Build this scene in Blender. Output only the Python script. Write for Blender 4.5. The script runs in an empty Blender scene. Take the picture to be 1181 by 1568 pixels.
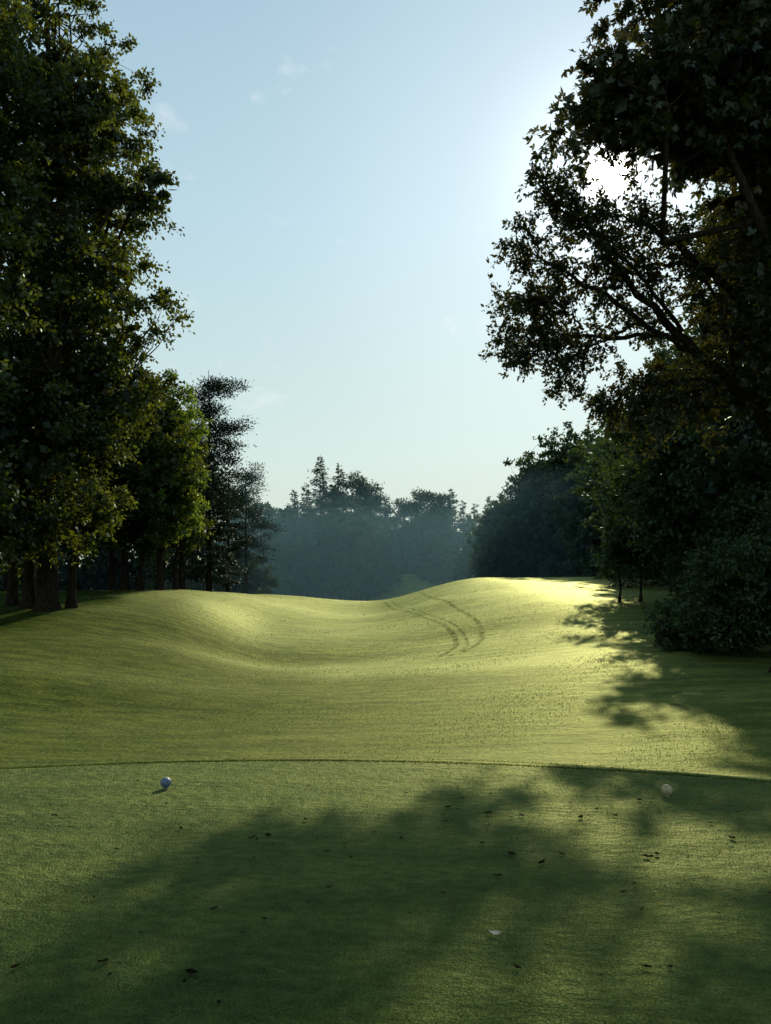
import bpy, math, numpy as np
from mathutils import Vector
sc=bpy.context.scene
rng=np.random.default_rng(7)
# ------------------------------------------------------------------ terrain
def sst(t):
    t=np.clip(t,0,1); return t*t*(3-2*t)
BY=[-50,9,10,12,16,20,25,30,37,45,55,65,72,78,90,110,150,220,400]
BZ=[-.5,-.75,-.85,-.95,-1.0,-1.02,-.95,-.68,-.35,-.08,.15,.28,.3,.2,-.6,-2.2,-3.4,-3,-2]
RY=[-50,8,12,16,20,30,45,57,65,75,100,150,400]
RZ=[0,.05,.25,.5,.75,1.05,1.5,1.95,2.2,2.1,1.2,1.5,2]
LY=[-50,8,12,16,20,28,38,50,65,80,120,400]
LZ=[0,.05,.2,.55,1.0,1.6,1.65,1.35,.8,.7,.6,.5]
def edge(x): return 7.25-.05*np.minimum((x+.8)**2,60)
def gb(x,y,cx,cy,sx,sy,a,rot=0):
    c,s=math.cos(rot),math.sin(rot);u=(x-cx)*c+(y-cy)*s;v=-(x-cx)*s+(y-cy)*c
    return a*np.exp(-(u/sx)**2-(v/sy)**2)
def terr(x,y):
    x=np.asarray(x,float); y=np.asarray(y,float)
    b=np.interp(y,BY,BZ)
    b=b+np.interp(y,RY,RZ)*sst((x+2)/10.5)
    b=b+np.interp(y,LY,LZ)*sst((-x-2.5)/9.5)
    b=b+.07*np.sin(x*.31+y*.12)*sst((y-12)/10)+.05*np.sin(y*.42-x*.17)*sst((y-12)/8)
    b=b+gb(x,y,-8.2,33,1.5,6,.26,.12)-gb(x,y,-5.6,36,1.5,8,.24,.1)+gb(x,y,-6.5,24,2.2,2.6,.18)-gb(x,y,-3.5,27,4.5,1.8,.26,.25)+gb(x,y,3.5,44,3,4,.22)-gb(x,y,-.5,52,3.5,6,.22)
    b=b+gb(x,y,1,21,5,1.6,.10,-.1)-gb(x,y,4,31,5,2.2,.16,.1)+gb(x,y,-8,18,4,1.5,.12)-gb(x,y,-8.5,15,5,2,.12,.15)
    b=b+6.3*np.exp(-((x-3)/9)**2-((y-138)/16)**2)
    w=sst((y-edge(x))/2.4)
    side=sst((np.abs(x)-8)/5)
    t=b*w+(1-w)*(0.0*(1-side)+ -.25*side)
    t=t-.02*np.exp(-((y-edge(x)-.14)/.07)**2)
    return t
# ------------------------------------------------------------------ mesh builder
class MB:
    def __init__(s): s.v=[];s.f=[];s.m=[];s.r=[];s.n=0
    def quads(s,V,mat,rnd):            # V (N,4,3)
        N=len(V)
        if N==0:return
        s.v.append(V.reshape(-1,3)); s.f.append((np.arange(N*4)+s.n).reshape(-1,4)); s.n+=N*4
        s.m.append(np.full(N,mat,np.int32)); s.r.append(np.broadcast_to(rnd,(N,)).astype(np.float32))
    def mesh(s,V,F,mat,rnd=.5):
        V=np.asarray(V,float);F=np.asarray(F)
        s.v.append(V);s.f.append(F+s.n);s.n+=len(V)
        s.m.append(np.full(len(F),mat,np.int32)); s.r.append(np.full(len(F),rnd,np.float32))
    def tube(s,P,R,k=6,mat=0):
        P=np.asarray(P,float);R=np.asarray(R,float);n=len(P)
        T=np.gradient(P,axis=0);T/=np.linalg.norm(T,axis=1)[:,None]+1e-9
        ref=np.array([.31,.95,.07]) if abs(T[0][1])<.8 else np.array([1,.1,.05])
        A=np.cross(T,ref);A/=np.linalg.norm(A,axis=1)[:,None]+1e-9
        B=np.cross(T,A)
        a=np.arange(k)*2*math.pi/k
        V=P[:,None]+R[:,None,None]*(np.cos(a)[None,:,None]*A[:,None]+np.sin(a)[None,:,None]*B[:,None])
        i=np.arange(n-1)[:,None]*k;j=np.arange(k)[None];j2=(j+1)%k
        F=np.stack([i+j,i+j2,i+k+j2,i+k+j],-1).reshape(-1,4)
        s.mesh(V.reshape(-1,3),F,mat)
    def build(s,name,mats,smooth=False):
        V=np.concatenate(s.v);F=np.concatenate(s.f)
        me=bpy.data.meshes.new(name)
        me.vertices.add(len(V));me.vertices.foreach_set('co',V.astype(np.float32).ravel())
        me.loops.add(F.size);me.loops.foreach_set('vertex_index',F.astype(np.int32).ravel())
        me.polygons.add(len(F));me.polygons.foreach_set('loop_start',(np.arange(len(F))*4).astype(np.int32))
        me.polygons.foreach_set('material_index',np.concatenate(s.m))
        if smooth: me.polygons.foreach_set('use_smooth',np.ones(len(F),bool))
        at=me.attributes.new('rnd','FLOAT','FACE');at.data.foreach_set('value',np.concatenate(s.r))
        for m in mats: me.materials.append(m)
        me.update(calc_edges=True)
        o=bpy.data.objects.new(name,me);sc.collection.objects.link(o);return o
def unit(v): return v/(np.linalg.norm(v,axis=-1,keepdims=True)+1e-9)
def leaves(mb,C,size,mat=1,axis=None,aspect=.62,lobes=1,droop=.25,rnd=None):
    N=len(C)
    if N==0:return
    a=rng.normal(size=(N,3));a[:,2]-=droop
    if axis is not None: a=unit(a)*.8+axis
    a=unit(a)
    b=unit(np.cross(a,rng.normal(size=(N,3))*.9+np.array([0,0,.8])))
    L=(size*rng.uniform(.65,1.35,N))[:,None];W=L*aspect
    if rnd is None: rnd=rng.random(N)
    if lobes==1:
        mb.quads(np.stack([C,C+.45*L*a+.5*W*b,C+L*a,C+.45*L*a-.5*W*b],1),mat,rnd)
    else:
        for th,sc_ in ((-1.0,.75),(0,1),(1.0,.75)):
            aa=a*math.cos(th)+b*math.sin(th);bb=-a*math.sin(th)+b*math.cos(th)
            l=L*sc_;w=l*.5
            mb.quads(np.stack([C,C+.5*l*aa+.5*w*bb,C+l*aa,C+.5*l*aa-.5*w*bb],1),mat,rnd)
def nearpath(mb,p0,p1,r0,r1,sag=.0,n=5,k=5):
    t=np.linspace(0,1,n)[:,None];P=p0+(p1-p0)*t
    L=np.linalg.norm(p1-p0)
    P[1:-1]+=rng.normal(size=(n-2,3))*.05*L
    P[:,2]+=(np.sin(t[:,0]*math.pi))*sag*L
    mb.tube(P,np.linspace(r0,r1,n),k);return P
def crown(mb,E,clumps,cr,nl,ls,nodes=None,lobes=1,gap=None,twigs=4,twigr=0,mat=1,inner=.35,squash=.75,dens=None):
    vol=np.array([e[3]*e[4]*e[5] for e in E])**.75;vol/=vol.sum()
    cen=[]
    for e,w in zip(E,vol):
        n=max(4,int(clumps*w));c=np.array(e[:3]);r=np.array(e[3:6])
        d=unit(rng.normal(size=(n,3)))
        ph=rng.uniform(0,6,6)
        lump=1+.13*np.sin(d[:,0]*5+ph[0]+d[:,2]*4)+.10*np.sin(d[:,1]*7+ph[1]-d[:,2]*6+ph[2])
        rr=np.where(rng.random(n)<.72,rng.uniform(.78,1.06,n),rng.uniform(.25,.8,n))*lump
        P=c+d*rr[:,None]*r
        cen.append(np.concatenate([P,d],1))
    cen=np.concatenate(cen)
    rc=cr*rng.uniform(.55,1.5,len(cen))
    K=twigs
    base=np.repeat(cen[:,:3],K,0);out=np.repeat(cen[:,3:],K,0);R=np.repeat(rc,K)[:,None]
    td=unit(rng.normal(size=(len(base),3))*np.array([1,1,squash])+out*.75+np.array([0,0,-.05]))
    TL=R*rng.uniform(.7,1.4,(len(base),1))
    m=max(2,nl//K)
    t=rng.uniform(-.15,1,(len(base),m,1))
    C=base[:,None]+td[:,None]*TL[:,None]*t+rng.normal(size=(len(base),m,3))*(cr*.17)*np.array([1,1,.7])
    C[...,2]-=.12*(t[...,0]**2)*TL
    C=C.reshape(-1,3);ax=np.repeat(td,m,0)*.5
    rn=np.repeat(np.repeat(rng.random(len(cen)),K),m)*.55+rng.random(len(C))*.45
    if gap is not None:
        g0,gd,gr=gap
        w=C-g0;al=w@gd;dist=np.linalg.norm(w-al[:,None]*gd,axis=1)
        k=dist>gr*rng.uniform(.3,1.7,len(C));C,ax,rn=C[k],ax[k],rn[k]
    leaves(mb,C,ls,mat,ax,lobes=lobes,rnd=rn)
    if inner>0:
        for e,w in zip(E,vol):
            n=int(len(C)*inner*.26*w);c=np.array(e[:3]);r=np.array(e[3:6])*.74
            P=c+unit(rng.normal(size=(n,3)))*(rng.random((n,1))**.4)*r
            if gap is not None:
                w_=P-g0;al=w_@gd;P=P[np.linalg.norm(w_-al[:,None]*gd,axis=1)>gr+.5]
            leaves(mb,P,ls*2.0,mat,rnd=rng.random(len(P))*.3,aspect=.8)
    if twigr>0:
        for i in range(len(base)):
            if gap is not None:
                w_=base[i]-g0;al=w_@gd
                if np.linalg.norm(w_-al*gd)<gr+.15: continue
            mb.tube(np.stack([base[i],base[i]+td[i]*TL[i]*.5,base[i]+td[i]*TL[i]*.95-np.array([0,0,.1*TL[i][0]])]),[twigr,twigr*.7,twigr*.3],3)
    if nodes is not None:
        N=np.array(nodes)
        for p in cen[:,:3]:
            dd=np.linalg.norm((N[:,:3]-p)*np.array([1,1,1.3]),axis=1)+np.maximum(0,N[:,2]-p[2])*1.5
            j=dd.argmin();
            if dd[j]>.3: nearpath(mb,N[j,:3],p,min(N[j,3]*.5,.012+.012*dd[j]),.006,.05,4,4)
    return cen
def trunk(mb,x,y,h,r,lean=(0,0),k=9,flare=1.7,wob=.12):
    z0=float(terr(x,y))-.15
    n=10;t=np.linspace(0,1,n)
    P=np.stack([x+lean[0]*t**1.5+rng.normal(size=n)*wob*t,y+lean[1]*t**1.5+rng.normal(size=n)*wob*t,z0+t*h],1)
    R=r*(1-t*.88);R[0]*=flare
    P=np.insert(P,1,P[0]*.93+P[1]*.07,0);P[1,2]=z0+.45;R=np.insert(R,1,r*1.12)
    mb.tube(P,R,k)
    return [(*p,rr) for p,rr in zip(P[2:],R[2:])]
def broadleaf(name,x,y,h,r,E,clumps,cr,nl,ls,mats,lean=(0,0),mb=None,stems=(),**kw):
    own=mb is None
    if own: mb=MB()
    nd=trunk(mb,x,y,h,r,lean)
    for (sx_,sy_,sh,sr,sl_) in stems: trunk(mb,sx_,sy_,sh,sr,sl_)
    nodes=list(nd);N=np.array(nd)
    for e in E:
        c=np.array(e[:3])
        for q in range(3):
            tgt=c+rng.normal(size=3)*np.array(e[3:6])*.38
            z=max(N[0,2]+.12*h,tgt[2]-np.hypot(tgt[0]-x,tgt[1]-y)*.8)
            j=np.abs(N[:,2]-z).argmin()
            P=nearpath(mb,N[j,:3],tgt,N[j,3]*.5,.03,.06,7,6)
            nodes+= [(*p,.09) for p in P[2:]]
    crown(mb,E,clumps,cr,nl,ls,nodes,**kw)
    if own: return mb.build(name,mats)
def conifer(x,y,top,wid,mb,low=.15,ls=.3,kind='spruce',dens=1.,r=.22):
    z0=float(terr(x,y))-.1;H=top-z0
    P=np.stack([x+rng.normal(size=8)*.05,y+rng.normal(size=8)*.05,np.linspace(z0,top,8)],1)
    mb.tube(P,np.linspace(r,.02,8),6)
    if kind=='spruce':
        nb=int(H*(1-low)*9*(1 if wid<3 else 1.15)/(1.0 if ls<.35 else 1.5))
        for b in range(nb):
            f=(b+rng.random())/nb;f=f**.9
            z=z0+H*low+f*H*(1-low)*.985
            L=(wid*(1-f)**.8+.10)*rng.uniform(.5,1.15)
            a=rng.uniform(0,6.283)
            d=np.array([math.cos(a),math.sin(a),-.30+f*.7+rng.normal()*.08])
            tip=np.array([x,y,z])+d*L+np.array([0,0,.14*L])
            mid=np.array([x,y,z])+d*L*.55-np.array([0,0,.06*L])
            if L>.5: mb.tube([(x,y,z),mid,tip],[.03,.02,.006],3)
            n=max(5,int(L*14*dens/(ls/.3)))
            t=rng.uniform(.1,1.0,n)[:,None]**.8
            C=np.array([x,y,z])+d*L*t+np.array([0,0,1.])*(.14*L*t*t)+rng.normal(size=(n,3))*np.array([.24,.24,.10])*min(1,L)*(ls/.3)**.5
            side=np.array([-math.sin(a),math.cos(a),0])
            ax=d*.9+side*rng.choice([-1,1],(n,1))*.8+np.array([0,0,-.4])
            leaves(mb,C,ls,1,ax*1.1,aspect=.36)
    else:
        nb=int(15*dens*H/14)
        for b in range(nb):
            f=low+(1-low)*(b+rng.random())/nb
            a=rng.uniform(0,6.3);L=wid*rng.uniform(.3,1.2)*(1-.6*max(0,(f-.6)/.4)**1.5)
            p0=np.array([x,y,z0+H*f*.96]);d=np.array([math.cos(a),math.sin(a),.22+rng.normal()*.16])
            p1=p0+d*L;nearpath(mb,p0,p1,.06,.015,.03,5,4)
            for q in range(max(2,int(L*2.0))):
                c=p0+d*L*rng.uniform(.4,1.05)+rng.normal(size=3)*np.array([.4,.4,.18])
                n=int(85*(.3/ls)*min(dens,1.5))
                C=c+rng.normal(size=(n,3))*np.array([.40,.40,.17])*(1 if wid<3.2 else 1.4)
                ax=unit(C-c)*.8+np.array([0,0,.35]);leaves(mb,C,ls,1,ax,aspect=.36)
# ------------------------------------------------------------------ materials
def nt(m): 
    m.use_nodes=True;t=m.node_tree;t.nodes.clear();return t,t.nodes,t.links
def leafmat(name,dark,light,trans,tf=.45,scale=.35,gl=.05,lo=.5,hi=1.45):
    m=bpy.data.materials.new(name);t,n,l=nt(m)
    o=n.new('ShaderNodeOutputMaterial');at=n.new('ShaderNodeAttribute');at.attribute_name='rnd'
    ge=n.new('ShaderNodeNewGeometry');no=n.new('ShaderNodeTexNoise');no.inputs['Scale'].default_value=scale;no.inputs['Detail'].default_value=2
    l.new(ge.outputs['Position'],no.inputs['Vector'])
    ad=n.new('ShaderNodeMath');ad.operation='ADD';l.new(at.outputs['Fac'],ad.inputs[0]);l.new(no.outputs['Fac'],ad.inputs[1])
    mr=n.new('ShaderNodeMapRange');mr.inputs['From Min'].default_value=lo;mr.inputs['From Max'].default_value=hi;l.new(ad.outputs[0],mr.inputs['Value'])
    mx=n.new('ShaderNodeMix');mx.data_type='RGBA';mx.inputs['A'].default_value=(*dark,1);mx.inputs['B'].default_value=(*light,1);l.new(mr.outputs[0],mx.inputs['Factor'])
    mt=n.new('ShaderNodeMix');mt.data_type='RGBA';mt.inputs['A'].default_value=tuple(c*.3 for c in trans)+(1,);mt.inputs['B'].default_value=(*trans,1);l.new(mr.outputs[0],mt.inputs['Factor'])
    d=n.new('ShaderNodeBsdfDiffuse');l.new(mx.outputs['Result'],d.inputs['Color'])
    tr=n.new('ShaderNodeBsdfTranslucent');l.new(mt.outputs['Result'],tr.inputs['Color'])
    a=n.new('ShaderNodeMixShader');a.inputs[0].default_value=tf;l.new(d.outputs[0],a.inputs[1]);l.new(tr.outputs[0],a.inputs[2])
    if gl>0:
        g=n.new('ShaderNodeBsdfGlossy');g.inputs['Roughness'].default_value=.4;g.inputs['Color'].default_value=(.55,.65,.55,1)
        b=n.new('ShaderNodeMixShader');b.inputs[0].default_value=gl;l.new(a.outputs[0],b.inputs[1]);l.new(g.outputs[0],b.inputs[2])
    else: b=a
    l.new(b.outputs[0],o.inputs[0]);return m
def barkmat():
    m=bpy.data.materials.new('bark');t,n,l=nt(m)
    o=n.new('ShaderNodeOutputMaterial');p=n.new('ShaderNodeBsdfDiffuse')
    ge=n.new('ShaderNodeNewGeometry');mp=n.new('ShaderNodeMapping');mp.inputs['Scale'].default_value=(9,9,1.6);l.new(ge.outputs['Position'],mp.inputs[0])
    no=n.new('ShaderNodeTexNoise');no.inputs['Scale'].default_value=2;no.inputs['Detail'].default_value=6;l.new(mp.outputs[0],no.inputs['Vector'])
    r=n.new('ShaderNodeValToRGB');r.color_ramp.elements[0].color=(.010,.008,.006,1);r.color_ramp.elements[1].color=(.045,.036,.027,1);r.color_ramp.elements[0].position=.3;r.color_ramp.elements[1].position=.75
    l.new(no.outputs['Fac'],r.inputs[0]);l.new(r.outputs[0],p.inputs['Color'])
    bu=n.new('ShaderNodeBump');bu.inputs['Strength'].default_value=.7;bu.inputs['Distance'].default_value=.04;l.new(no.outputs['Fac'],bu.inputs['Height']);l.new(bu.outputs[0],p.inputs['Normal'])
    l.new(p.outputs[0],o.inputs[0]);return m
bark=barkmat()
L_oak=leafmat('leaf_broad',(.008,.020,.007),(.028,.046,.011),(.19,.22,.015),.40,lo=.6,hi=1.4)
L_lime=leafmat('leaf_light',(.014,.030,.009),(.042,.068,.013),(.26,.36,.025),.46,lo=.6,hi=1.4)
L_maple=leafmat('leaf_maple',(.009,.016,.007),(.026,.034,.012),(.13,.12,.014),.3)
L_dark=leafmat('leaf_dark',(.008,.021,.009),(.025,.045,.016),(.05,.085,.016),.32)
L_mid=leafmat('leaf_mid',(.009,.025,.010),(.028,.052,.017),(.08,.125,.02),.36,scale=.2)
L_needle=leafmat('needles',(.006,.014,.008),(.016,.028,.014),(.02,.03,.009),.22)
# ------------------------------------------------------------------ ground
def ax_lines(segs):
    out=[]
    for a,b,s in segs: out.append(np.arange(a,b,s))
    return np.concatenate(out+[np.array([segs[-1][1]])])
ys=ax_lines([(-60,-4,4),(-4,1.5,.5),(1.5,5.6,.2),(5.6,8.0,.035),(8.0,12,.15),(12,40,.4),(40,90,.8),(90,200,3),(200,600,25),(600,3000,300)])
xs=ax_lines([(-2500,-500,400),(-500,-100,40),(-100,-30,4),(-30,-12,.8),(-12,12,.22),(12,30,.8),(30,100,4),(100,500,40),(500,2500,400)])
X,Y=np.meshgrid(xs,ys);Z=terr(X,Y)
V=np.stack([X,Y,Z],-1).reshape(-1,3);nx=len(xs);ny=len(ys)
i,j=np.meshgrid(np.arange(ny-1),np.arange(nx-1),indexing='ij');q=i*nx+j
F=np.stack([q,q+1,q+nx+1,q+nx],-1).reshape(-1,4)
mb=MB();mb.mesh(V,F,0)
def grassmat():
    m=bpy.data.materials.new('mown_grass');t,n,l=nt(m)
    o=n.new('ShaderNodeOutputMaterial')
    ge=n.new('ShaderNodeNewGeometry')
    def noise(s,det=4,sc3=None,rot=.25):
        x=n.new('ShaderNodeTexNoise');x.inputs['Scale'].default_value=s;x.inputs['Detail'].default_value=det
        v=ge.outputs['Position']
        if sc3:
            mp=n.new('ShaderNodeMapping');mp.inputs['Scale'].default_value=sc3;mp.inputs['Rotation'].default_value=(0,0,rot);l.new(v,mp.inputs[0]);v=mp.outputs[0]
        l.new(v,x.inputs['Vector']);return x.outputs['Fac']
    big=noise(.16,4);med=noise(2.4,6,sc3=(.45,1.3,1));m3=noise(.6,4,sc3=(.5,1.,1));fine=noise(75,3);fm=noise(14,4,sc3=(.7,1.2,1))
    stk=noise(1.0,3,sc3=(.22,1.7,1),rot=-.12)
    def ramp(f,c0,c1,a=.35,b=.65):
        r=n.new('ShaderNodeValToRGB');r.color_ramp.elements[0].color=(*c0,1);r.color_ramp.elements[1].color=(*c1,1);r.color_ramp.elements[0].position=a;r.color_ramp.elements[1].position=b;l.new(f,r.inputs[0]);return r.outputs[0]
    def mix(f,a,b,mode='MIX'):
        x=n.new('ShaderNodeMix');x.data_type='RGBA';x.blend_type=mode
        if isinstance(f,float): x.inputs['Factor'].default_value=f
        else: l.new(f,x.inputs['Factor'])
        for s,k in ((a,'A'),(b,'B')):
            if isinstance(s,tuple): x.inputs[k].default_value=(*s,1)
            else: l.new(s,x.inputs[k])
        return x.outputs['Result']
    fair=ramp(big,(.052,.098,.016),(.112,.140,.026),.38,.62)
    fair=mix(.5,fair,ramp(m3,(.042,.085,.014),(.155,.165,.036),.36,.66))
    fair=mix(.55,fair,ramp(med,(.024,.052,.008),(.19,.20,.05),.38,.64))
    fair=mix(1.0,fair,ramp(stk,(.55,.62,.55),(1.25,1.2,1.15),.38,.6),'MULTIPLY')
    tee=ramp(big,(.030,.072,.019),(.058,.090,.022),.38,.62)
    tee=mix(.45,tee,ramp(m3,(.022,.055,.015),(.08,.10,.024),.40,.62))
    tee=mix(.5,tee,ramp(med,(.015,.040,.011),(.10,.12,.03),.38,.64))
    at=n.new('ShaderNodeAttribute');at.attribute_name='tee'
    ar=n.new('ShaderNodeAttribute');ar.attribute_name='rough'
    adim=n.new('ShaderNodeAttribute');adim.attribute_name='left_dim'
    fair=mix(adim.outputs['Fac'],fair,ramp(med,(.020,.042,.006),(.085,.10,.016),.36,.66))  # dimmer light on the near left fairway, put into the turf colour
    c=mix(at.outputs['Fac'],fair,tee)
    c=mix(ar.outputs['Fac'],c,ramp(med,(.022,.038,.011),(.05,.068,.018)))
    c=mix(1.0,c,ramp(fine,(.45,.45,.45),(1.4,1.4,1.38),.3,.7),'MULTIPLY')
    c=mix(1.0,c,ramp(fm,(.55,.58,.55),(1.25,1.22,1.2),.34,.66),'MULTIPLY')
    def madd(a,k,b):
        s=n.new('ShaderNodeMath');s.operation='MULTIPLY_ADD';l.new(a,s.inputs[0]);s.inputs[1].default_value=k;l.new(b,s.inputs[2]);return s.outputs[0]
    h=madd(fm,2.2,madd(med,5.0,fine))
    bu=n.new('ShaderNodeBump');bu.inputs['Strength'].default_value=.9;bu.inputs['Distance'].default_value=.02;l.new(h,bu.inputs['Height'])
    d=n.new('ShaderNodeBsdfDiffuse');l.new(c,d.inputs[0]);l.new(bu.outputs[0],d.inputs['Normal'])
    g=n.new('ShaderNodeBsdfGlossy');g.inputs['Roughness'].default_value=.48;g.inputs['Color'].default_value=(.64,.68,.32,1);l.new(bu.outputs[0],g.inputs['Normal'])
    lw=n.new('ShaderNodeLayerWeight');lw.inputs[0].default_value=.35
    gm=n.new('ShaderNodeMath');gm.operation='MULTIPLY';gm.inputs[1].default_value=.30;l.new(lw.outputs['Fresnel'],gm.inputs[0])
    am=n.new('ShaderNodeMath');am.operation='MULTIPLY_ADD';am.inputs[1].default_value=.45;l.new(adim.outputs['Fac'],am.inputs[0]);l.new(ar.outputs['Fac'],am.inputs[2])
    a2=n.new('ShaderNodeMath');a2.operation='SUBTRACT';a2.use_clamp=True;a2.inputs[0].default_value=1.0;l.new(am.outputs[0],a2.inputs[1])
    g2=n.new('ShaderNodeMath');g2.operation='MULTIPLY';l.new(gm.outputs[0],g2.inputs[0]);l.new(a2.outputs[0],g2.inputs[1])
    ms=n.new('ShaderNodeMixShader');l.new(g2.outputs[0],ms.inputs[0]);l.new(d.outputs[0],ms.inputs[1]);l.new(g.outputs[0],ms.inputs[2])
    l.new(ms.outputs[0],o.inputs[0]);return m
g=mb.build('ground',[grassmat()],smooth=True)
tee=(1-sst((V[:,1]-edge(V[:,0])+.03)/.06))*(1-sst((np.abs(V[:,0])-7)/2))
wob=1.2*np.sin(V[:,1]*.35)+.6*np.sin(V[:,1]*.9+1)
rough=np.maximum(sst((V[:,0]-(9.0+wob*.4+V[:,1]*.14))/3.),sst((-V[:,0]-(9.5+wob*.6+V[:,1]*.03))/3.))*(V[:,1]<100)
rough=np.maximum(rough,sst((V[:,1]-170)/30))
lip=np.exp(-((V[:,1]-edge(V[:,0])-.12)/.07)**2)*.55
rough=np.clip(np.maximum(rough,lip),0,1)
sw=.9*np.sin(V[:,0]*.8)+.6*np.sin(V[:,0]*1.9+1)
left_dim=sst((27-V[:,0]*1.2+sw-V[:,1])/10)*(.35+.55*sst((3-V[:,0])/7))*(1-tee)*(V[:,1]>7)  # mask of the painted dimness, strongest at near left
for nm,arr in (('tee',tee),('rough',rough),('left_dim',left_dim)):
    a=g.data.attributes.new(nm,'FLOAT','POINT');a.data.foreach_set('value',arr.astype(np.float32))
# ------------------------------------------------------------------ grass blades
G=MB()
def blades(N,d0,d1,h,w,mat,power=1,tee=True):
    iv=rng.uniform(1/d1**power,1/d0**power,N);D=iv**(-1/power)
    x=rng.uniform(-.62,.62,N)*D;y=D
    e=edge(x);k=(y<e-.02) if tee else (y>e+.25)
    pt=np.sin(x*1.1+np.sin(y*.7)*2)+np.sin(y*.9-x*.5+np.sin(x*.8)*1.5)
    if not tee: k&=rng.random(N)<(.55+.3*pt)*(1-.55*sst((27-x*1.2-y)/10)*sst((3-x)/7))
    x,y,pt=x[k],y[k],pt[k];D=D[k];n=len(x)
    z=terr(x,y);C=np.stack([x,y,z-.003],1)
    s=(D/5)**.5
    a=rng.uniform(0,6.283,n);b=np.stack([np.cos(a),np.sin(a),np.zeros(n)],1)
    up=unit(np.stack([rng.normal(size=n)*.6,rng.normal(size=n)*.6,np.ones(n)],1))
    patch=np.clip(.5+.25*pt,0,1)
    hh=(h*s*rng.uniform(.4,1.5,n)*(.6+.6*patch))[:,None];ww=(w*s*rng.uniform(.6,1.3,n))[:,None]
    G.quads(np.stack([C-b*ww*.5,C+b*ww*.5,C+up*hh+b*ww*.12,C+up*hh-b*ww*.12],1),mat,.6*rng.random(n)+.4*patch)
blades(300000,2.4,7.4,.013,.0034,0)
blades(160000,7.2,70,.014,.008,1,tee=False,power=.8)
n=16000;x=rng.uniform(-7,7,n);y=edge(x)+rng.normal(size=n)*.04+.06;z=terr(x,y)
C=np.stack([x,y,z-.01],1);a=rng.uniform(0,6.28,n);b=np.stack([np.cos(a),np.sin(a),0*a],1);hh=rng.uniform(.012,.03,n)[:,None];up=unit(rng.normal(size=(n,3))*.35+np.array([0,0,1]))
G.quads(np.stack([C-b*.003,C+b*.003,C+up*hh+b*.001,C+up*hh-b*.001],1),2,rng.random(n))
g1=leafmat('blade_tee',(.022,.055,.013),(.07,.11,.025),(.15,.23,.045),.4,2.,.05)
g2=leafmat('blade_fairway',(.045,.085,.012),(.135,.16,.034),(.22,.26,.04),.45,1.2,.05)
g3=leafmat('blade_edge',(.03,.05,.01),(.06,.08,.016),(.10,.12,.02),.3,2.,.0)
G.build('grass',[g1,g2,g3])
# ------------------------------------------------------------------ tyre tracks
def strip(pts,w,mbx):
    P=np.array(pts,float);t=np.linspace(0,len(P)-1,90)
    x=np.interp(t,range(len(P)),P[:,0]);y=np.interp(t,range(len(P)),P[:,1])
    k=np.ones(13)/13
    x=np.convolve(np.pad(x,6,'edge'),k,'valid');y=np.convolve(np.pad(y,6,'edge'),k,'valid')
    T=unit(np.stack([np.gradient(x),np.gradient(y)],1));nn=np.stack([-T[:,1],T[:,0]],1)
    a=np.stack([x,y],1)+nn*w/2;b=np.stack([x,y],1)-nn*w/2
    V=[];
    for s in (a,b): V.append(np.column_stack([s,terr(s[:,0],s[:,1])+.012]))
    V=np.concatenate(V);n=len(x);i=np.arange(n-1);mbx.mesh(V,np.stack([i,i+1,i+1+n,i+n],-1),0)
T=MB()
strip([(-.2,63),(1.0,46),(2.1,38),(2.8,32),(2.6,28.5),(1.7,26)],.22,T)
strip([(2.7,64),(3.2,48),(3.7,39),(4.0,33),(3.6,29),(2.5,26.5)],.22,T)
strip([(.3,63),(1.4,46),(2.5,38),(3.2,32),(3.0,28.2),(1.9,25.6)],.12,T)
m=bpy.data.materials.new('pressed_grass');t_,n_,l_=nt(m)
o=n_.new('ShaderNodeOutputMaterial');p=n_.new('ShaderNodeBsdfDiffuse');p.inputs[0].default_value=(.045,.07,.010,1);tr=n_.new('ShaderNodeBsdfTransparent');mx=n_.new('ShaderNodeMixShader')
no=n_.new('ShaderNodeTexNoise');no.inputs['Scale'].default_value=3.5;no.inputs['Detail'].default_value=6;ge=n_.new('ShaderNodeNewGeometry');l_.new(ge.outputs['Position'],no.inputs['Vector'])
mr=n_.new('ShaderNodeMapRange');mr.inputs[1].default_value=.4;mr.inputs[2].default_value=.7;mr.inputs[4].default_value=.6;l_.new(no.outputs['Fac'],mr.inputs[0])
l_.new(mr.outputs[0],mx.inputs[0]);l_.new(tr.outputs[0],mx.inputs[1]);l_.new(p.outputs[0],mx.inputs[2]);l_.new(mx.outputs[0],o.inputs[0])
T.build('tyre_tracks',[m])
# ------------------------------------------------------------------ LEFT trees
A=[bark,L_oak]
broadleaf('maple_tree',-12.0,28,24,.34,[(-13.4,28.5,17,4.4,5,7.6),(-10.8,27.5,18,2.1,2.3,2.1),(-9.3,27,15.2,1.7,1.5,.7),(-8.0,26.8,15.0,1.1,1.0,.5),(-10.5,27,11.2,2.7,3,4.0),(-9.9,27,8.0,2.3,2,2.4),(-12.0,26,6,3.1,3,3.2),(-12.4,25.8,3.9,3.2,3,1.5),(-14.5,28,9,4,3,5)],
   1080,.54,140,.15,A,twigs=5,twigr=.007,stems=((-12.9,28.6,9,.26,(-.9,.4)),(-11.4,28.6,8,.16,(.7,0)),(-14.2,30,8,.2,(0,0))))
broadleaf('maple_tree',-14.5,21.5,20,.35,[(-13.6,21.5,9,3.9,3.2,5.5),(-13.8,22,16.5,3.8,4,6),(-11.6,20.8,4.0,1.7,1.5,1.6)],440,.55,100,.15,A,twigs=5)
B=[bark,L_lime]
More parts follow.
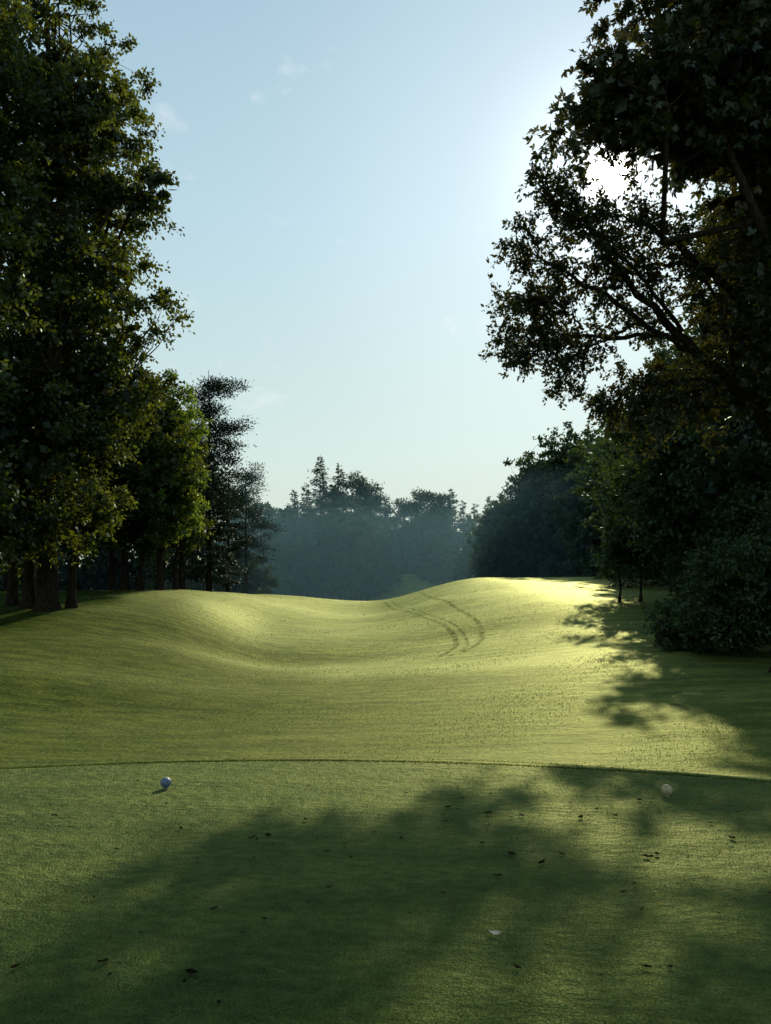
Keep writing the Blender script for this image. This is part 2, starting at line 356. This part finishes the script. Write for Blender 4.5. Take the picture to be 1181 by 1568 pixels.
broadleaf('linden_tree',-13.9,42,12,.2,[(-13.8,42,10,2.8,3,3.9),(-11.6,41,7,1.7,2,2.6),(-15,41,6,2.4,2,2.4),(-13,41,5,2.2,2,1.4)],420,.55,100,.18,A,twigs=5,stems=((-13.1,42,6,.17,(.5,0)),(-14.7,42.5,6,.15,(-.4,0))))
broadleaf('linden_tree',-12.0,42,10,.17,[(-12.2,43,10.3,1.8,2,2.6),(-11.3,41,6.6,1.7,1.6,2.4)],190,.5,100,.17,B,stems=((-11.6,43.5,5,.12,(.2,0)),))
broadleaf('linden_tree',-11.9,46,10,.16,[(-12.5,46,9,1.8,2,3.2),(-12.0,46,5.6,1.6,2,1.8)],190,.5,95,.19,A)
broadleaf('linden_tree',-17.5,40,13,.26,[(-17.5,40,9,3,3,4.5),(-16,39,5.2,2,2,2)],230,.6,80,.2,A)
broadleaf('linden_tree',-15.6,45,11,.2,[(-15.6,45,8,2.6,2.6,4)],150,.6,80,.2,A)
for (x,y,tp,w,kd,lo,nm,dn) in [(-13.0,58,17.6,2.7,'pine',.38,'pine_tree',2.4),(-11.2,50,9.6,2.5,'spruce',.1,'hemlock_tree',7),(-13.4,52,9.2,2.2,'spruce',.12,'hemlock_tree',5),(-14.2,80,13.8,2.6,'pine',.3,'pine_tree',2.4),(-12.6,63,10.5,2.6,'spruce',.1,'spruce_tree',5),(-17,60,16,3,'pine',.3,'pine_tree',1.8)]:
    mb=MB();conifer(x,y,tp,w,mb,low=lo,ls=.2,kind=kd,dens=dn);mb.build(nm,[bark,L_needle])
# ------------------------------------------------------------------ RIGHT trees
sd=np.array([.286,1,.5265]);sdu=sd/np.linalg.norm(sd)
gap=(np.array([0,0,1.6]),sdu,.27)
C_=[bark,L_maple]
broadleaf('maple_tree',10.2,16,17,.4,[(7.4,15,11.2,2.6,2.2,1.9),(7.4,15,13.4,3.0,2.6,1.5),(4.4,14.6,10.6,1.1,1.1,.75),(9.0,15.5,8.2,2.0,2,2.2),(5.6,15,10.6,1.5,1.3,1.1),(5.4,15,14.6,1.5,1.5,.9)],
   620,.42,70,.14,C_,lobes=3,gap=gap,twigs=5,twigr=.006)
W=MB()
nd=trunk(W,9.6,18.5,14,.38,(-.3,0))
def twig(p,d,L,r,lev):
    n=5;P=[p];dd=d.copy()
    for i in range(n-1):
        dd=unit(dd+rng.normal(size=3)*.13+np.array([0,0,.03 if lev<2 else -.04]));P.append(P[-1]+dd*L/(n-1))
    P=np.array(P);W.tube(P,np.linspace(r,r*.35,n),4 if lev<2 else 3)
    if lev<2:
        k=max(3,int(L/.13))
        for i in range(k):
            t=.15+.85*(i+rng.random())/k;f=t*(n-1);a=min(int(f),n-2);q=P[a]+(P[a+1]-P[a])*(f-a)
            s=unit(dd*.9+rng.normal(size=3)*.8);twig(q,s,rng.uniform(.22,.5)*(1.15-.3*t),.006,2)
    else:
        m=20;t=rng.uniform(.1,1.08,(m,1));f=np.clip(t[:,0]*(n-1),0,n-1.001);a=f.astype(int)
        C=P[a]+(P[a+1]-P[a])*(f-a)[:,None]+rng.normal(size=(m,3))*.035
        al=(C-gap[0])@sdu;k=np.linalg.norm(C-gap[0]-al[:,None]*sdu,axis=1)>.24*rng.uniform(.4,1.4,m);C=C[k];m=len(C)
        leaves(W,C,.10,1,np.tile(dd*.6,(m,1)),aspect=.56,rnd=rng.random(m))
def limb(pts,r0,r1,start=.25,sub=.15,sl=1.05):
    P=np.array(pts,float);t=np.linspace(0,len(P)-1,22)
    Q=np.stack([np.interp(t,range(len(P)),P[:,c]) for c in range(3)],1)
    for c in range(3): Q[1:-1,c]=np.convolve(Q[:,c],[.25,.5,.25],'valid')
    Q[1:-1]+=rng.normal(size=(20,3))*.03
    W.tube(Q,np.linspace(r0,r1,22),6)
    LL=np.linalg.norm(np.diff(Q,axis=0),axis=1).sum();k=int(LL/sub)
    for i in range(k):
        tt=start+(1-start)*((i+rng.random())/k)**.8;f=tt*21;a=min(int(f),20);q=Q[a]+(Q[a+1]-Q[a])*(f-a)
        T=unit(Q[a+1]-Q[a]);s=unit(T*.9+rng.normal(size=3)*np.array([.6,.8,.6]))
        twig(q,s,sl*rng.uniform(.45,1.0)*(1.15-.4*tt),.013,1)
    for q in range(3): twig(Q[-1],unit(unit(Q[-1]-Q[-2])+rng.normal(size=3)*.4),.5,.01,1)
limb([(9.4,18.5,4.8),(8.1,18.3,6.3),(7.2,18,6.9),(6.1,17.8,7.8),(5.2,17.6,8.7),(4.5,17.4,9.6),(4.0,17.3,10.3)],.15,.02,.4,sub=.2)
limb([(7.2,18,6.9),(6.3,17.6,7.2),(4.9,17.2,7.9),(3.7,17,8.5),(3.0,16.9,8.9)],.08,.015,.25,sub=.17)
limb([(6.3,17.8,7.3),(5.3,18.2,7.4),(4.4,18.5,7.5),(3.5,18.6,7.3),(3.0,18.6,7.4)],.06,.012,.1)
limb([(5.6,17.8,7.5),(4.8,17.6,7.1),(4.2,17.4,6.7),(3.9,17.3,6.2)],.04,.01,.3,sl=.75,sub=.12)
limb([(9.3,18.5,7.0),(8.3,18.8,8.6),(7.4,19,9.6),(6.4,19,10.3),(5.6,19,10.6)],.12,.02,.3,sub=.22)
limb([(7.4,19,9.4),(6.3,18.8,9.3),(5.4,18.6,9.6),(4.7,18.5,9.9)],.06,.012,.2,sub=.22)
limb([(8.1,18.3,6.3),(7.0,18.0,6.4),(6.2,17.9,6.2),(5.5,17.8,6.1),(5.15,17.7,5.8)],.06,.012,.1,sub=.11)
limb([(7.6,18.2,6.3),(6.8,17.6,5.9),(6.1,17.3,5.6),(5.6,17.2,5.2)],.05,.012,.1,sub=.11)
limb([(6.7,17.8,7.4),(5.6,17.0,8.2),(4.7,16.6,8.9),(3.7,16.5,9.5),(3.3,16.4,9.9)],.05,.012,.1,sub=.2)
limb([(5.2,17.6,8.3),(4.3,18.0,8.5),(3.6,18.3,8.3),(3.0,18.4,8.0)],.04,.012,.1)
limb([(4.6,18.3,7.6),(3.9,17.6,7.9),(3.3,17.2,7.9)],.03,.010,.1)
limb([(4.2,18.5,7.5),(3.6,17.8,7.0),(3.2,17.5,6.8)],.03,.010,.1,sl=.8)
limb([(8.1,18.3,6.5),(7.6,17.6,7.6),(6.9,17.4,8.6),(6.2,17.2,9.3)],.05,.012,.2,sub=.2)
crown(W,[(9.0,19,9,1.6,2,3.5),(10.5,18.5,12,3,3,4),(7.4,18.2,5.9,1.4,1.2,.9),(8.4,18.5,7.6,1.3,1.4,1.3)],270,.42,90,.11,nd)
W.build('ash_tree',[bark,L_maple])
D_=[bark,L_dark];E_=[bark,L_mid]
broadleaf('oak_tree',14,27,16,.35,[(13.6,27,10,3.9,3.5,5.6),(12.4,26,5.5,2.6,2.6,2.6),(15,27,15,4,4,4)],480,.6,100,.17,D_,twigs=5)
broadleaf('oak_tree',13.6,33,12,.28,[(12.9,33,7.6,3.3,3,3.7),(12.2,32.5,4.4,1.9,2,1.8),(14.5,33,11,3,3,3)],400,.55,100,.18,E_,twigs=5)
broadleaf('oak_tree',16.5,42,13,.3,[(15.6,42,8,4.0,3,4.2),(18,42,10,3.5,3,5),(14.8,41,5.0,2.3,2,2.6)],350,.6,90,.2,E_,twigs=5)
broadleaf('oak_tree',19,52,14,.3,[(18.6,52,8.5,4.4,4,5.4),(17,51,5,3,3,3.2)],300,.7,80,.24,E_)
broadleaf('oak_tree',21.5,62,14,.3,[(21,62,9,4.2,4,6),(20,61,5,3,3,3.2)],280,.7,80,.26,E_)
for x,y in ((10.7,36),(11.8,36.4)):
    broadleaf('linden_tree',x,y,3.6,.065,[(x+.05,y,3.9,.85,.9,1.3),(x-.1,y,3.0,.7,.7,.6)],60,.32,60,.13,E_)
broadleaf('shrub',9.6,21.3,1.8,.07,[(9.3,21.2,1.0,1.3,1.3,1.1),(10.8,21.2,1.9,1.8,1.6,1.7),(8.6,22.6,.4,.9,1.1,.8)],300,.4,90,.11,E_,twigs=5)
broadleaf('shrub',11.2,25,2.5,.07,[(11.2,25,1.8,1.7,1.5,1.6),(12.9,24,3.2,2.2,1.6,2)],220,.45,80,.13,D_)
broadleaf('shrub',14,30,2.5,.07,[(13.6,30,2,2.2,2,1.8),(15,34,2,2.5,2,2.0)],180,.5,70,.15,D_)
for (x,y,tp,w) in [(15.2,99,13.5,3.8),(19.0,97,18.8,4.6),(23,97,21.6,5),(27.5,93,21.5,5),(23.5,82,18,4.6),(28,74,18,5)]:
    E=[(x,y,tp-w*1.0,w*.8,w*.8,w),(x-w*.3,y-1,tp*.45,w*.95,w,tp*.34),(x+w*.5,y,tp*.6,w*.7,w*.8,tp*.28),(x-.3*w,y,tp*.72,w*.5,w*.6,tp*.14),(x-w*.2,y-1.5,tp*.2,w*.9,w*.8,tp*.2)]
    broadleaf('oak_tree',x,y,tp*.7,.35,E,400,.8,70,.36,E_)
# ------------------------------------------------------------------ distant trees (one mass) and woodland
M=MB()
for (x,y,tp,w,kd) in [(-19,140,15.5,2.4,'spruce'),(-16,138,19,3.4,'spruce'),(-14.2,141,20.5,3.4,'spruce'),(-11.6,140,25.3,4.6,'spruce'),(-8.3,141,24.0,4.6,'spruce'),(-9.5,143,20,4,'pine'),(-5.2,142,22,3.8,'pine'),(-2.6,141,20.2,4,'pine'),
   (0.2,143,18,3,'spruce'),(3.2,143,17.5,3.4,'pine'),(6.5,142,19.2,4,'pine'),(9.6,141,18.6,3.6,'pine'),(11.8,143,19.8,3.2,'spruce'),(14,142,17.5,2.8,'spruce'),(16.2,142,16.8,2.8,'spruce'),(18.5,140,18,3,'spruce'),(-22,139,17,3,'pine'),(-25,138,20,3.5,'spruce')]:
    conifer(x,y,tp,w,M,low=.12 if kd=='spruce' else .35,ls=.5,kind=kd,dens=3.4 if kd=='spruce' else 1.6,r=.3)
for k in range(26):
    x=-34+k*2.6+rng.uniform(-1,1);y=rng.uniform(146,156);h=rng.uniform(12,17.5)
    broadleaf('',x,y,h*.6,.3,[(x,y,h*.5,2.8,2.8,h*.5),(x+1,y,h*.7,1.8,2,h*.3)],60,1.0,60,.62,None,mb=M)
for (x,y,h,w) in [(-9,128,14,4.0),(-5.5,126,15,4.6),(-2,128,13,3.6),(-14,128,11,3.8),(-19,127,11,4),(-24,126,12,4),(8,133,10,3.2),(12.5,130,10,3.6),(17,128,11,4),(1.5,150,10,3.5)]:
    broadleaf('',x,y,h*.6,.3,[(x,y,h*.45,w*.8,w*.8,h*.5),(x+w*.3,y,h*.3,w*.8,w*.8,h*.35)],120,.9,70,.5,None,mb=M)
M.build('distant_trees',[bark,L_dark,])
Wd=MB()
for k in range(34):
    if k<15: x=rng.uniform(-55,-19);y=rng.uniform(58,100)
    elif k<20: x=rng.uniform(-40,-22);y=rng.uniform(30,58)
    else: x=rng.uniform(24,60);y=rng.uniform(30,105)
    if x>0 and x<.3*y+3: x+=14
    h=rng.uniform(13,19)
    broadleaf('',x,y,h*.6,.3,[(x,y,h*.5,4,4,h*.46),(x+1,y,h*.75,2.5,3,h*.25)],50,1.1,50,.6,None,mb=Wd)
for k in range(16):
    x=-62+k*3.1+rng.uniform(-.5,.5);y=88+rng.uniform(-3,3)
    broadleaf('',x,y,3,.1,[(x,y,2.5,2.6,2,2.6)],30,.8,50,.5,None,mb=Wd)
Wd.build('woodland',[bark,L_dark])
# ------------------------------------------------------------------ mist
import bmesh
me=bpy.data.meshes.new('mist');bm=bmesh.new();bmesh.ops.create_cube(bm,size=1);bm.to_mesh(me);bm.free()
o=bpy.data.objects.new('mist',me);sc.collection.objects.link(o);o.location=(0,114,2.5);o.scale=(110,84,21)
m=bpy.data.materials.new('mist');t_,n_,l_=nt(m);oo=n_.new('ShaderNodeOutputMaterial');vs=n_.new('ShaderNodeVolumeScatter');vs.inputs['Density'].default_value=.0034;vs.inputs['Anisotropy'].default_value=0;vs.inputs['Color'].default_value=(.42,.76,.88,1);l_.new(vs.outputs[0],oo.inputs['Volume']);me.materials.append(m)
# ------------------------------------------------------------------ tee markers
def marker(name,x,y,col):
    r=.042;z=float(terr(x,y))
    bm=bmesh.new();bmesh.ops.create_icosphere(bm,subdivisions=5,radius=r)
    ga=math.pi*(3-math.sqrt(5));N=150
    D=np.array([[math.cos(ga*i)*math.sqrt(1-(1-2*(i+.5)/N)**2),math.sin(ga*i)*math.sqrt(1-(1-2*(i+.5)/N)**2),1-2*(i+.5)/N] for i in range(N)])
    for v in bm.verts:
        d=np.array(v.co)/r;c=(D@d).max();a=math.acos(min(1,c))
        dep=max(0,1-(a/.12)**2)*.0022
        v.co=v.co*(1-dep/r)
    for v in bm.verts: v.co.z+=r+.006
    for f in bm.faces:f.smooth=True
    c=bmesh.ops.create_cone(bm,cap_ends=True,segments=20,radius1=.016,radius2=.012,depth=.014)
    for v in c['verts']: v.co.z+=.005
    c=bmesh.ops.create_cone(bm,cap_ends=True,segments=12,radius1=.001,radius2=.005,depth=.09)
    for v in c['verts']: v.co.z-=.045
    me=bpy.data.meshes.new(name);bm.to_mesh(me);bm.free()
    ob=bpy.data.objects.new(name,me);sc.collection.objects.link(ob);ob.location=(x,y,z)
    mm=bpy.data.materials.new('marker_paint');t,n,l=nt(mm);o=n.new('ShaderNodeOutputMaterial');p=n.new('ShaderNodeBsdfPrincipled')
    no=n.new('ShaderNodeTexNoise');no.inputs['Scale'].default_value=60
    rr=n.new('ShaderNodeValToRGB');rr.color_ramp.elements[0].color=tuple(c*.55 for c in col)+(1,);rr.color_ramp.elements[1].color=(*col,1);rr.color_ramp.elements[0].position=.3;rr.color_ramp.elements[1].position=.55
    tc=n.new('ShaderNodeTexCoord');l.new(tc.outputs['Object'],no.inputs['Vector']);l.new(no.outputs['Fac'],rr.inputs[0]);l.new(rr.outputs[0],p.inputs['Base Color']);p.inputs['Roughness'].default_value=.45
    l.new(p.outputs[0],o.inputs[0]);me.materials.append(mm)
marker('tee_marker',-1.75,6.28,(.08,.12,.19));marker('tee_marker',2.16,6.05,(.34,.28,.14))
# ------------------------------------------------------------------ fallen leaves
def leafpile(name,pts,mat):
    mb=MB()
    for (x,y,s) in pts:
        a=rng.uniform(0,6.28);u=np.array([math.cos(a),math.sin(a),0]);v=np.array([-math.sin(a),math.cos(a),0]);z=float(terr(x,y))+.011
        c=np.array([x,y,z]);up=np.array([0,0,1.])
        prof=[(-.5,.02,.05),(-.3,.2,.02),(-.05,.34,.0),(.2,.22,.04),(.5,.01,.14)]
        Vv=[]
        for (t,w,h) in prof:
            w*=rng.uniform(.7,1.3)
            for sg in (-1,0,1): Vv.append(c+u*t*s+v*sg*w*s+up*s*(h+(.12 if sg else 0)*rng.uniform(.2,1.5)))
        Ff=[[i*3+j,i*3+j+1,i*3+j+4,i*3+j+3] for i in range(4) for j in range(2)]
        mb.mesh(Vv,Ff,0,float(rng.random()))
    return mb.build(name,[mat],smooth=True)
spots=[(.45,5.7,.05),(.52,5.65,.04),(.72,5.55,.06),(.95,5.5,.045),(.4,5.35,.04),(1.35,5.45,.06),(1.6,5.5,.05),(.6,4.9,.04),(.75,4.7,.06),(1.05,4.7,.05),(.9,4.55,.06),(1.55,4.65,.07),(1.62,4.7,.05),(-.55,5.4,.05),(-.75,5.05,.06),(-.85,5.0,.05),(-1.35,5.2,.04),(-1.55,3.3,.05),(-1.2,3.35,.05),(-.8,3.25,.06),(-.85,3.9,.04),(.55,3.3,.04),(2.2,5.0,.06),(.62,4.35,.05),(-.35,4.75,.04),(-.25,4.9,.04),(2.6,4.85,.05),(1.1,3.3,.03),(.1,5.0,.04),(1.9,5.9,.05),(-2.3,5.5,.04),(.3,4.1,.035)]
spots+= [(float(rng.uniform(-2.5,2.8)),float(rng.uniform(2.8,6.8)),float(rng.uniform(.015,.035))) for _ in range(110)]
md=leafmat('dead_leaf',(.008,.007,.004),(.03,.022,.01),(.02,.014,.006),.2,gl=0)
leafpile('fallen_leaves',spots,md)
mp_=leafmat('dry_leaf',(.45,.40,.3),(.55,.5,.38),(.3,.25,.15),.3,gl=0)
leafpile('fallen_leaf',[(.5,3.62,.065)],mp_)
# ------------------------------------------------------------------ light, sky, camera
el=math.atan2(.5265,math.hypot(.286,1));az=math.atan2(.286,1)
ld=bpy.data.lights.new('sun','SUN');ld.energy=5;ld.angle=math.radians(.7);ld.color=(1,.90,.68)
lo=bpy.data.objects.new('sun',ld);sc.collection.objects.link(lo);lo.rotation_euler=Vector((-.286,-1,-.5265)).to_track_quat('-Z','Y').to_euler();lo.location=(20,60,40)
w=bpy.data.worlds.new('World');sc.world=w;w.use_nodes=True;t=w.node_tree;n=t.nodes;l=t.links;n.clear()
ow=n.new('ShaderNodeOutputWorld');sky=n.new('ShaderNodeTexSky');sky.sky_type='NISHITA';sky.sun_disc=False;sky.sun_elevation=el;sky.sun_rotation=az;sky.air_density=1.;sky.dust_density=.3;sky.ozone_density=1.5
bg=n.new('ShaderNodeBackground');bg.inputs[1].default_value=.05
tc=n.new('ShaderNodeTexCoord')
nz=n.new('ShaderNodeVectorMath');nz.operation='NORMALIZE';l.new(tc.outputs['Generated'],nz.inputs[0])
# compress the sky's range, then add the pale morning haze by elevation
gm=n.new('ShaderNodeGamma');gm.inputs[1].default_value=.5;l.new(sky.outputs[0],gm.inputs[0])
sx=n.new('ShaderNodeSeparateXYZ');l.new(nz.outputs[0],sx.inputs[0])
hz=n.new('ShaderNodeValToRGB');e=hz.color_ramp.elements
e[0].position=0;e[0].color=(.76,.84,.68,1);e[1].position=.75;e[1].color=(.29,.49,.65,1)
q=e.new(.18);q.color=(.69,.87,.80,1);q=e.new(.42);q.color=(.52,.75,.85,1)
l.new(sx.outputs[2],hz.inputs[0])
hs=n.new('ShaderNodeVectorMath');hs.operation='SCALE';hs.inputs['Scale'].default_value=15.5;l.new(hz.outputs[0],hs.inputs[0])
av=n.new('ShaderNodeVectorMath');av.operation='ADD';l.new(hs.outputs[0],av.inputs[0]);l.new(gm.outputs[0],av.inputs[1])
mp=n.new('ShaderNodeMapping');mp.inputs['Scale'].default_value=(7,7,13);l.new(nz.outputs[0],mp.inputs[0])
no=n.new('ShaderNodeTexNoise');no.inputs['Scale'].default_value=1.6;no.inputs['Detail'].default_value=7;no.inputs['Roughness'].default_value=.6;l.new(mp.outputs[0],no.inputs['Vector'])
cr=n.new('ShaderNodeMapRange');cr.inputs[1].default_value=.62;cr.inputs[2].default_value=.8;cr.inputs[4].default_value=.5;l.new(no.outputs['Fac'],cr.inputs[0])
mx=n.new('ShaderNodeMix');mx.data_type='RGBA';mx.inputs['B'].default_value=(18,18.5,19,1);l.new(cr.outputs[0],mx.inputs['Factor']);l.new(av.outputs[0],mx.inputs['A']);l.new(mx.outputs['Result'],bg.inputs[0])
vm=n.new('ShaderNodeVectorMath');vm.operation='DOT_PRODUCT';l.new(nz.outputs[0],vm.inputs[0]);vm.inputs[1].default_value=tuple(sdu)
cl=n.new('ShaderNodeClamp');l.new(vm.outputs['Value'],cl.inputs[0])
def pw(e,s):
    a=n.new('ShaderNodeMath');a.operation='POWER';l.new(cl.outputs[0],a.inputs[0]);a.inputs[1].default_value=e
    b=n.new('ShaderNodeMath');b.operation='MULTIPLY';l.new(a.outputs[0],b.inputs[0]);b.inputs[1].default_value=s;return b.outputs[0]
s1=n.new('ShaderNodeMath');s1.operation='ADD';l.new(pw(9000,25.),s1.inputs[0])
s2=n.new('ShaderNodeMath');s2.operation='ADD';l.new(pw(260,.55),s2.inputs[0]);l.new(pw(22,.24),s2.inputs[1]);l.new(s2.outputs[0],s1.inputs[1])
b2=n.new('ShaderNodeBackground');b2.inputs[0].default_value=(1,.97,.92,1);l.new(s1.outputs[0],b2.inputs[1])
ad=n.new('ShaderNodeAddShader');l.new(bg.outputs[0],ad.inputs[0]);l.new(b2.outputs[0],ad.inputs[1]);l.new(ad.outputs[0],ow.inputs[0])
cd=bpy.data.cameras.new('camera');co=bpy.data.objects.new('camera',cd);sc.collection.objects.link(co);co.location=(0,0,1.6);co.rotation_euler=(math.pi/2,0,0)
cd.sensor_fit='VERTICAL';cd.sensor_height=36;cd.sensor_width=36;cd.lens=27.7;cd.shift_y=116/1568;cd.clip_end=6000;cd.clip_start=.05
sc.camera=co
sc.view_settings.view_transform='Standard';sc.view_settings.look='None';sc.view_settings.exposure=0
